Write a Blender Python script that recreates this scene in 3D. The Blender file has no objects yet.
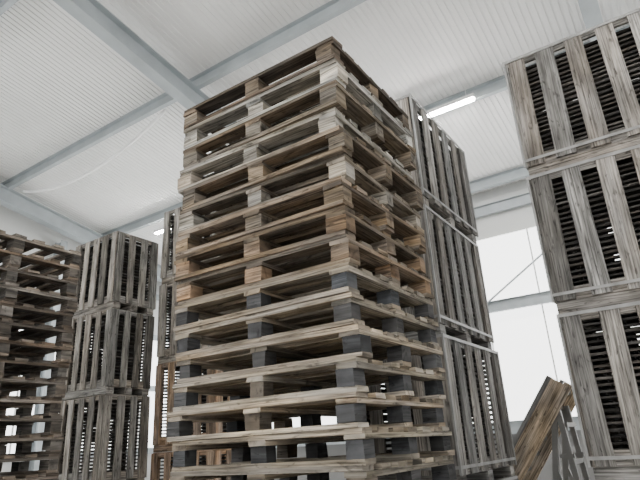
import bpy, math, random
from mathutils import Vector, Matrix, Euler
random.seed(7)
CZ=1.288
# ---------------------------------------------------------------- helpers
def new_mat(name):
    m=bpy.data.materials.new(name);m.use_nodes=True
    nt=m.node_tree;return m,nt,nt.nodes,nt.links,nt.nodes["Principled BSDF"]
def wood_mat(name,rough=.85,grain=.65,dirt=.5):
    m,nt,N,L,B=new_mat(name)
    at=N.new("ShaderNodeAttribute");at.attribute_name="tint"
    uv=N.new("ShaderNodeUVMap");uv.uv_map="UVMap"
    def noise(sc,det,dist=0):
        mp=N.new("ShaderNodeMapping");mp.inputs["Scale"].default_value=(*sc,1)
        L.new(uv.outputs[0],mp.inputs[0])
        n=N.new("ShaderNodeTexNoise");n.inputs["Scale"].default_value=1.0;n.inputs["Detail"].default_value=det;n.inputs["Distortion"].default_value=dist
        L.new(mp.outputs[0],n.inputs["Vector"]);return n
    def rng(n,a,b,c,d):
        r=N.new("ShaderNodeMapRange");r.inputs[1].default_value=a;r.inputs[2].default_value=b;r.inputs[3].default_value=c;r.inputs[4].default_value=d
        L.new(n.outputs[0],r.inputs[0]);return r
    n1=noise((3,95),9,.5);r1=rng(n1,.33,.66,1-grain,1+grain*.6)
    n2=noise((3,14),5);r2=rng(n2,.35,.65,1-dirt,1.15)
    n3=noise((12,40),6,.8);r3=rng(n3,.58,.68,1.0,.45)
    mu=N.new("ShaderNodeMath");mu.operation="MULTIPLY";L.new(r1.outputs[0],mu.inputs[0]);L.new(r2.outputs[0],mu.inputs[1])
    mu2=N.new("ShaderNodeMath");mu2.operation="MULTIPLY";L.new(mu.outputs[0],mu2.inputs[0]);L.new(r3.outputs[0],mu2.inputs[1])
    n4=noise((1.5,6),4);r4=rng(n4,.38,.62,.05,.5)
    bw=N.new("ShaderNodeRGBToBW");L.new(at.outputs["Color"],bw.inputs[0])
    mx=N.new("ShaderNodeMix");mx.data_type='RGBA'
    L.new(r4.outputs[0],mx.inputs[0]);L.new(at.outputs["Color"],mx.inputs[6]);L.new(bw.outputs[0],mx.inputs[7])
    vm=N.new("ShaderNodeVectorMath");vm.operation="SCALE"
    L.new(mx.outputs[2],vm.inputs[0]);L.new(mu2.outputs[0],vm.inputs["Scale"])
    L.new(vm.outputs[0],B.inputs["Base Color"])
    B.inputs["Roughness"].default_value=rough;B.inputs["Specular IOR Level"].default_value=.25
    bp=N.new("ShaderNodeBump");bp.inputs["Strength"].default_value=.5;bp.inputs["Distance"].default_value=.004
    L.new(n1.outputs[0],bp.inputs["Height"]);L.new(bp.outputs[0],B.inputs["Normal"])
    return m
def plain(name,col,rough=.5,metal=0,noise=.12,scale=3):
    m,nt,N,L,B=new_mat(name)
    tc=N.new("ShaderNodeTexCoord");n=N.new("ShaderNodeTexNoise");n.inputs["Scale"].default_value=scale;n.inputs["Detail"].default_value=6
    L.new(tc.outputs["Object"],n.inputs["Vector"])
    cr=N.new("ShaderNodeMapRange");cr.inputs[1].default_value=.3;cr.inputs[2].default_value=.7;cr.inputs[3].default_value=1-noise;cr.inputs[4].default_value=1+noise
    L.new(n.outputs[0],cr.inputs[0])
    vm=N.new("ShaderNodeVectorMath");vm.operation="SCALE";vm.inputs[0].default_value=col
    L.new(cr.outputs[0],vm.inputs["Scale"]);L.new(vm.outputs[0],B.inputs["Base Color"])
    B.inputs["Roughness"].default_value=rough;B.inputs["Metallic"].default_value=metal
    return m
def emis(name,col,s):
    m,nt,N,L,B=new_mat(name)
    B.inputs["Base Color"].default_value=(.8,.8,.8,1)
    B.inputs["Emission Color"].default_value=(*col,1);B.inputs["Emission Strength"].default_value=s
    return m
WOOD=wood_mat("weathered_wood");
BLOCK=wood_mat("chipboard_block",.9,.35,.5)
STEEL=plain("galvanised_steel",(.38,.415,.435),.42,.15)
DSTEEL=plain("worn_grey_steel",(.20,.20,.195),.5,.2)
ZINC=plain("zinc_edge_strip",(.27,.27,.265),.5,.2,.3,9)
SHEET=plain("white_roof_sheet",(.81,.81,.80),.3,0,.06,.7)
CABLE=plain("white_cable_sheath",(.98,.98,.98),.3)
WALLM=plain("wall_panel_paint",(.66,.67,.66),.5,0,.05,.6)
PLINTH=plain("grey_plinth_panel",(.20,.20,.20),.6,0,.15,1.5)
CONC=plain("concrete",(.36,.35,.33),.8,0,.25,1.2)
TUBE=emis("led_tube",(1,.97,.93),240)
DAY=emis("translucent_daylight_panel",(.99,.995,.98),3.4)

class MB:
    def __init__(s): s.v=[];s.f=[];s.uv=[];s.c=[];s.mi=[]
    def box(s,c,d,tint=(.3,.3,.3),mi=0,rot=None,jit=0.0):
        c=Vector(c);hx,hy,hz=d[0]/2,d[1]/2,d[2]/2
        b=len(s.v);loc=[]
        for x in(-1,1):
            for y in(-1,1):
                for z in(-1,1):
                    p=Vector((x*hx,y*hy,z*hz));loc.append(p.copy())
                    if jit:p+=Vector([random.uniform(-jit,jit) for _ in range(3)])
                    if rot is not None:p=rot@p
                    s.v.append(p+c)
        ax=max(range(3),key=lambda i:d[i])
        off=(random.uniform(0,50),random.uniform(0,50))
        for idx in((0,1,3,2),(4,6,7,5),(0,4,5,1),(2,3,7,6),(0,2,6,4),(1,5,7,3)):
            s.f.append([b+i for i in idx])
            n=(loc[idx[1]]-loc[idx[0]]).cross(loc[idx[2]]-loc[idx[1]])
            na=max(range(3),key=lambda i:abs(n[i]))
            o=[i for i in range(3) if i!=na]
            if ax in o: u=ax;w=[i for i in o if i!=ax][0]
            else: u,w=o
            k=.25 if na==ax else 1
            s.uv.append([(loc[i][u]+off[0],loc[i][w]*k+off[1]+na*3) for i in idx])
            s.c.append(tint);s.mi.append(mi)
    def quad(s,ps,tint=(.5,.5,.5),mi=0):
        b=len(s.v);s.v+=[Vector(p) for p in ps];s.f.append(list(range(b,b+len(ps))))
        s.uv.append([(p[0],p[1]) for p in ps]);s.c.append(tint);s.mi.append(mi)
    def cyl(s,a,b_,r,tint=(.4,.4,.4),mi=0,n=12):
        a=Vector(a);b_=Vector(b_);ax=(b_-a).normalized();q=ax.to_track_quat('Z','Y')
        k=len(s.v)
        for p in(a,b_):
            for i in range(n):
                t=2*math.pi*i/n;s.v.append(p+q@Vector((r*math.cos(t),r*math.sin(t),0)))
        for i in range(n):
            j=(i+1)%n;s.f.append([k+i,k+j,k+n+j,k+n+i]);s.uv.append([(0,0),(.1,0),(.1,1),(0,1)]);s.c.append(tint);s.mi.append(mi)
        s.f.append([k+i for i in range(n)][::-1]);s.uv.append([(0,0)]*n);s.c.append(tint);s.mi.append(mi)
        s.f.append([k+n+i for i in range(n)]);s.uv.append([(0,0)]*n);s.c.append(tint);s.mi.append(mi)
    def make(s,name,mats,parent=None,loc=(0,0,0),rz=0):
        me=bpy.data.meshes.new(name);me.from_pydata([tuple(v) for v in s.v],[],s.f)
        me.uv_layers.new(name="UVMap");me.color_attributes.new("tint","FLOAT_COLOR","CORNER")
        uvs=[];cs=[]
        for fi,f in enumerate(s.f):
            for k in range(len(f)):
                uvs+=list(s.uv[fi][k]);cs+=[*s.c[fi],1]
        me.uv_layers["UVMap"].data.foreach_set("uv",uvs)
        me.color_attributes["tint"].data.foreach_set("color",cs)
        me.polygons.foreach_set("material_index",s.mi)
        for m in mats:me.materials.append(m)
        me.update()
        o=bpy.data.objects.new(name,me);bpy.context.scene.collection.objects.link(o)
        o.location=loc;o.rotation_euler=(0,0,rz)
        if parent:o.parent=parent
        return o
def empty(name,loc=(0,0,0)):
    e=bpy.data.objects.new(name,None);e.location=loc;e.empty_display_size=.2
    bpy.context.scene.collection.objects.link(e);return e
def vary(c,a=.15):
    k=1+random.uniform(-a,a);h=random.uniform(-.06,.06)
    if a>.2:
        r=random.random()
        if r<.12:k*=1.4
        elif r<.25:k*=.62
    return tuple(max(.01,x*k*(1+h*s)) for x,s in zip(c,(1,0,-1)))
# ---------------------------------------------------------------- camera
f,th,ph,ro=547.2141,.5753,.3606,-.058
F=Vector((math.cos(th)*math.cos(ph),math.sin(th)*math.cos(ph),math.sin(ph)))
R0=Vector((math.sin(th),-math.cos(th),0));U0=R0.cross(F)
R=math.cos(ro)*R0+math.sin(ro)*U0;U=-math.sin(ro)*R0+math.cos(ro)*U0
cd=bpy.data.cameras.new("camera");co=bpy.data.objects.new("camera",cd)
bpy.context.scene.collection.objects.link(co)
M=Matrix((R,U,-F)).transposed().to_4x4();M.translation=Vector((0,0,CZ));co.matrix_world=M
cd.sensor_width=36;cd.lens=f/640*36;cd.clip_end=200
bpy.context.scene.camera=co
# ---------------------------------------------------------------- pallet (deck boards run along local Y)
P=.1507
NAIL=(.05,.045,.04)
def pallet(name,parent,lx,ly,loc,rz,board,block,old=False):
    m=MB();j=.003
    t=.0235;z=0
    xs=[.05,lx/2,lx-.05]
    ys=[.055,ly/2,ly-.055]
    for x in xs:
        m.box((x,ly/2+random.uniform(-.006,.006),t/2),(.10,ly+random.uniform(-.02,.008),t),vary(board,.25),0,Matrix.Rotation(random.uniform(-.006,.006),3,'Z'),j)
        for y in ys:
            for k in(-.02,.02): m.box((x+k,y+random.uniform(-.015,.015),-.0005),(.008,.008,.002),NAIL)
    z=t;bh=.0795
    for x in xs:
        for y in ys:
            bt=vary(block,.25)
            if not old and random.random()<.15: bt=vary((.17,.13,.09),.2)
            m.box((x+random.uniform(-.008,.008),y+random.uniform(-.01,.01),z+bh/2),(random.uniform(.085,.1),random.uniform(.08,.10)+(.02 if old else 0),bh),bt,0 if old else 1,Matrix.Rotation(random.uniform(-.09,.09),3,'Z'),j)
    z+=bh
    for y in ys:
        m.box((lx/2,y,z+t/2),(lx+random.uniform(-.012,.006),.11,t),vary(board,.25),0,None,j)
    z+=t
    nb=7 if lx>.9 else 5
    w=.1
    for i in range(nb):
        x=w/2+(lx-w)*i/(nb-1)
        if i not in(0,nb-1):x+=random.uniform(-.012,.012)
        m.box((x,ly/2+random.uniform(-.008,.008),z+t/2),(w+random.uniform(-.012,.012),ly+random.uniform(-.025,.012),t),vary(board,.3),0,Matrix.Rotation(random.uniform(-.008,.008),3,'Z'),j)
    return m.make(name,[WOOD,BLOCK],parent,loc,rz)
def stack(name,x,y,lx,ly,n,spec,jx=.016,jr=.014):
    e=empty(name,(x,y,0))
    for i in range(n):
        board,block,dx,dy,dr,old=spec(i)
        pallet("pallet_%d"%(i+1),e,lx,ly,(dx+random.uniform(-jx,jx),dy+random.uniform(-jx,jx),i*P),dr+random.uniform(-jr,jr),board,block,old)
    return e
def main_spec(i):
    if i<14:
        return (vary((.37,.305,.22),.15),(.078,.080,.086),0,0,0,False)
    b={14:(.26,.195,.13),15:(.22,.16,.10),16:(.26,.19,.125),17:(.28,.22,.155),18:(.22,.165,.11),19:(.42,.38,.31),20:(.21,.155,.10),21:(.48,.45,.385),22:(.15,.105,.07)}[i]
    k={14:(.36,.22,.11),15:(.32,.21,.12),16:(.29,.205,.12),17:(.46,.41,.33),18:(.27,.205,.135),19:(.41,.35,.27),20:(.26,.21,.15),21:(.48,.45,.38),22:(.20,.15,.10)}[i]
    o={14:(.0,.01,.0),15:(.03,.0,.012),16:(.0,.01,-.01),17:(.03,.01,.014),18:(-.005,-.02,-.012),19:(.03,.02,.016),20:(.02,.0,-.016),21:(.035,.01,.01),22:(.01,.01,-.008)}[i]
    return (b,k,*o,True)
stack("pallet_stack",2.156,1.239,1.005,1.2,23,main_spec)
def left_spec(i):
    return (vary((.22,.17,.125),.25),(.13,.11,.09),0,0,0,True)
stack("pallet_stack",1.66,4.58,1.2,1.0,21,left_spec)
stack("pallet_stack",4.60,4.52,.95,1.0,2,left_spec,.004,.003)
# ---------------------------------------------------------------- slatted crate
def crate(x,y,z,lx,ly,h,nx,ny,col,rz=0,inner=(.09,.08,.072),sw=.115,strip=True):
    m=MB();j=.003
    foot=.075
    for xx in(.06,lx/2,lx-.06):
        m.box((xx,ly/2,foot/2),(.1,ly,foot),vary(col),0,None,0)
    m.box((lx/2,ly/2,foot+.011),(lx-.06,ly-.06,.022),vary(col),0)
    z0=foot;z1=h
    for xx in(.045,lx-.045):
        for yy in(.045,ly-.045):
            m.box((xx,yy,(z0+z1)/2),(.05,.05,z1-z0-.001),vary(col),0)
    for zz,hh in((z0+.045,.09),(z1-.03,.055)):
        for yy in(.02,ly-.02):
            m.box((lx/2,yy,zz),(lx-.002,.02,hh),vary(col),0,None,j)
        for xx in(.02,lx-.02):
            m.box((xx,ly/2,zz),(.02,ly-.045,hh),vary(col),0,None,j)
    def pos(n,L):
        return [sw/2+.004+(L-sw-.008)*i/(n-1) for i in range(n)]
    for p in pos(nx,lx):
        for yy in(-.001,ly+.001):
            m.box((p+random.uniform(-.01,.01),yy,(z0+z1)/2-.006),(sw+random.uniform(-.014,.014),.02,z1-z0-.012-random.uniform(0,.02)),vary(col,.24),0,Matrix.Rotation(random.uniform(-.018,.018),3,'Y'),j)
    for p in pos(ny,ly):
        for xx in(-.001,lx+.001):
            m.box((xx,p+random.uniform(-.01,.01),(z0+z1)/2-.006),(.02,sw+random.uniform(-.014,.014),z1-z0-.012-random.uniform(0,.02)),vary(col,.24),0,Matrix.Rotation(random.uniform(-.018,.018),3,'X'),j)
    if strip:
        for yy in(-.014,ly+.014):
            m.box((lx/2,yy,z1-.013),(lx+.03,.006,.022),mi=1);m.box((lx/2,yy,z0+.05),(lx+.03,.006,.02),mi=1)
        for xx in(-.014,lx+.014):
            m.box((xx,ly/2,z1-.013),(.006,ly+.03,.022),mi=1);m.box((xx,ly/2,z0+.05),(.006,ly+.03,.02),mi=1)
        for xx in(-.012,lx+.012):
            for yy in(-.012,ly+.012): m.box((xx,yy,(z0+z1)/2),(.014,.014,z1-z0-.003),mi=1)
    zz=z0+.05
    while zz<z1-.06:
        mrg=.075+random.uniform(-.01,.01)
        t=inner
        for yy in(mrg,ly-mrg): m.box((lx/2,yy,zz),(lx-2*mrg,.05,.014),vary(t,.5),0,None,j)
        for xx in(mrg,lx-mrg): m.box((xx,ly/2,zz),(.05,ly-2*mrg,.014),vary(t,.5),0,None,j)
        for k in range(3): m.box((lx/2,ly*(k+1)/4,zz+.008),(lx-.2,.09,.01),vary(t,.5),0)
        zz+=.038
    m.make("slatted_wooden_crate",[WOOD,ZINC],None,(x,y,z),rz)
for k in range(4):
    crate(3.84+random.uniform(-.01,.01),-.55+random.uniform(-.01,.01),k*1.009,1.0,1.2,1.007,6,6,(.295,.27,.24),random.uniform(-.006,.006),sw=.12)
for k in range(4):
    crate(3.63+random.uniform(-.01,.01),1.405+random.uniform(-.01,.01),k*.989,1.2,.8,.987,6,5,(.25,.235,.215),random.uniform(-.008,.008),sw=.11)
for k in range(4):
    crate(3.93,5.54,k*.99,.62,.85,.988,4,5,(.29,.265,.23),random.uniform(-.01,.01),sw=.095,strip=False)
for k in range(4):
    crate(4.62,4.52,2*P+k*1.03,.9,1.0,1.028,5,5,(.31,.285,.245) if k>1 else (.34,.22,.13),0,sw=.1,strip=False)
# ---------------------------------------------------------------- building
S=.18;Yr=5.5;XW=10.3
def zr(x,off=0): return CZ+6.13-S*abs(x)+off
m=MB();m.box((0,0,-.1),(2*XW,24,.2));m.make("floor",[CONC])
m=MB()
prof=[];y=-12.0;pit=.09
while y<12.0:
    prof+=[(y,0),(y+.05,0),(y+.058,.012),(y+.082,.012)];y+=pit
for sgn in(1,-1):
    for (ya,za),(yb,zb) in zip(prof[:-1],prof[1:]):
        X=XW+.3
        q=[(0,ya,zr(0,.36)+za),(sgn*X,ya,zr(X,.36)+za),(sgn*X,yb,zr(X,.36)+zb),(0,yb,zr(0,.36)+zb)]
        m.quad(q)
m.make("ceiling",[SHEET])
ang=math.atan(S)
def ibeam_x(m,y,xa,xb,off,fl=.2,h=.32,t=.016):
    L=(xb-xa);Lr=abs(L)/math.cos(ang);xm=(xa+xb)/2
    sg=1 if xm>0 else -1
    rot=Matrix.Rotation(sg*ang,3,'Y')
    c=Vector((xm,y,zr(xm,off)))
    m.box(c,(Lr,.012,h),rot=rot)
    for s in(-1,1): m.box(c+rot@Vector((0,0,s*h/2)),(Lr,fl,t),rot=rot)
m=MB()
for yy in(-11,-5.5,0,5.5,11):
    ibeam_x(m,yy,0,XW-.1,0);ibeam_x(m,yy,-XW+.1,0,0)
    for sx in(-1,1):
        xx=sx*(XW-.22);top=zr(XW-.2)
        m.box((xx,yy,top/2),(.3,.012,top))
        for s in(-1,1): m.box((xx+s*.15,yy,top/2),(.016,.2,top))
m.make("steel_portal_frame",[STEEL])
m=MB()
for xx in(2.6,5.04,7.49,9.85):
    for sx in(-1,1):
        x=xx*sx;zc=zr(x,.25)
        rot=Matrix.Rotation((1 if sx>0 else -1)*ang,3,'Y')
        c=Vector((x,0,zc))
        m.box(c,(.008,23.6,.18),rot=rot)
        m.box(c+rot@Vector((.03,0,-.09)),(.07,23.6,.008),rot=rot)
        m.box(c+rot@Vector((-.03,0,.09)),(.07,23.6,.008),rot=rot)
m.make("roof_purlin",[STEEL])
eave=zr(XW,.3)
def long_wall(sx,nm):
    m=MB();x=sx*(XW+.05)
    m.box((x,0,.7),(.1,24,1.4),mi=1);m.box((x,0,(eave+4.95)/2+.1),(.1,24,eave-4.95+.2))
    m.make(nm,[WALLM,PLINTH])
    y=-12
    w=MB()
    while y<12-.01:
        w.box((x,y+.5,(1.4+4.95)/2),(.03,.985,3.55),mi=0)
        w.box((x-sx*.02,y,(1.4+4.95)/2),(.03,.025,3.55),mi=1)
        y+=1
    w.make("window_1" if sx>0 else "unseen_fill_window",[DAY,WALLM])  # left wall's glowing strip is out of view, added to light the left-facing sides
    g=MB()
    for zz in(1.42,CZ+2.27,CZ+4.25-.05):
        g.box((x-sx*.13,0,zz),(.012,23.6,.2));g.box((x-sx*.16,0,zz-.1),(.07,23.6,.01));g.box((x-sx*.16,0,zz+.1),(.07,23.6,.01))
    for (ya,yb) in((0,5.5),(-5.5,0)):
        xx=x-sx*.24
        g.cyl((xx,ya,CZ+4.15),(xx,yb,CZ+.74),.018)
    g.make("wall_girt",[STEEL])
long_wall(1,"wall_right");long_wall(-1,"wall_left")
def gable(y,nm,wn):
    m=MB();s=1 if y>0 else -1
    ya=y+s*.05
    m.box((0,ya,.7),(2*XW,.1,1.4))
    zt=4.2 if wn else 1.4
    pts=[(-XW,zt),(XW,zt),(XW,zr(XW,.37)),(0,zr(0,.37)),(-XW,zr(XW,.37))]
    m.quad([(p[0],y,p[1]) for p in pts]);m.quad([(p[0],y+s*.1,p[1]) for p in pts])
    m.make(nm,[WALLM])
    if wn:
        w=MB();x=-XW
        while x<XW-.5:
            w.box((x+.515,ya,2.8),(1.0,.03,2.8));w.box((x,ya-s*.02,2.8),(.03,.03,2.8),mi=1);x+=1.03
        w.make(wn,[DAY,WALLM])
    g=MB()
    for xx in(-6.6,-3.3,0,3.3,6.6):
        h=zr(xx,-.2);g.box((xx,y-s*.2,h/2),(.012,.24,h))
        for k in(-1,1): g.box((xx,y-s*.2+k*.12,h/2),(.16,.012,h))
    for zz in(1.42,2.9,4.2,5.3): g.box((0,y-s*.06,zz),(2*XW-.3,.05,.14))
    g.make("gable_post_frame",[STEEL])
gable(11.6,"wall_far","window_3");gable(-11.6,"wall_near",None)
def lamp(x,y):
    m=MB();z=zr(x,.02)
    m.box((x,y,z+.04),(.10,1.25,.06),(.8,.8,.8),0)
    m.box((x,y,z+.0),(.07,1.2,.03),mi=1)
    for k in(-.5,.5): m.cyl((x,y+k,z+.06),(x,y+k,zr(x,.35)),.004,mi=0)
    m.make("led_batten_lamp",[SHEET,TUBE])
for y in(-7.6,-4.3,-.95,2.4,6.5): lamp(7.3,y)
lamp(7.7,8.85)
for y in(-7.6,-4.3,-.95,2.4,6.5,9.1): lamp(-7.3,y)
for y in(-7.6,-4.3,-.95,2.4): lamp(1.2,y)
for y in(-7.6,-4.3,-.95,2.4): lamp(-3.5,y)
cu=bpy.data.curves.new("hanging_cable","CURVE");cu.dimensions='3D';cu.bevel_depth=.028
sp=cu.splines.new("POLY");n=24;sp.points.add(n)
for i in range(n+1):
    t=i/n;y=10.6+(6.3-10.6)*t;z=CZ+5.27+.17*t-.42*4*t*(1-t)
    sp.points[i].co=(5.2,y,z,1)
o=bpy.data.objects.new("hanging_cable",cu);bpy.context.scene.collection.objects.link(o);cu.materials.append(CABLE)
def conveyor():
    m=MB()
    a=Vector((0,.98,CZ+.40));d=Vector((0,.6,-.80)).normalized();Lc=2.0
    rot=Matrix((Vector((1,0,0)),d,Vector((1,0,0)).cross(d))).transposed()
    for x in(5.2,5.75):
        c=a+d*Lc/2;c.x=x
        m.box(c,(.035,Lc,.17),(.56,.43,.29),0,rot,.003)
        c2=c+rot@Vector((0,0,.11));m.box(c2,(.05,Lc,.03),mi=1,rot=rot)
    for k in range(12):
        c=a+d*(.1+k*.16);m.cyl((5.22,c.y,c.z+.03),(5.73,c.y,c.z+.03),.028,mi=1)
    def bar(p,q,w=.045):
        p=Vector(p);q=Vector(q);dd=q-p;l=dd.length
        m.box((p+q)/2,(w,w,l),mi=1,rot=dd.to_track_quat('Z','Y').to_matrix())
    for x in(5.27,5.68):
        p1=a+d*.15
        bar((x,p1.y,p1.z-.05),(x,p1.y-.12,0))
        bar((x,p1.y+.02,p1.z-.08),(x,p1.y+.28,0))
        for zz in(.35,.75,1.1): bar((x,p1.y-.1+.03*zz,zz),(x,p1.y+.25-.18*zz,zz),.035)
        bar((x,p1.y-.08,.4),(x,p1.y+.12,1.05),.03)
        c=a+d*1.4;bar((x,c.y,c.z),(x,c.y,0))
    for zz in(.3,.7,1.05,1.35):
        bar((5.27,a.y+.05,zz),(5.68,a.y+.05,zz),.035)
    m.make("inclined_conveyor",[WOOD,DSTEEL])
conveyor()
w=bpy.data.worlds.new("world");bpy.context.scene.world=w;w.use_nodes=True
w.node_tree.nodes["Background"].inputs[0].default_value=(.7,.8,1,1);w.node_tree.nodes["Background"].inputs[1].default_value=1
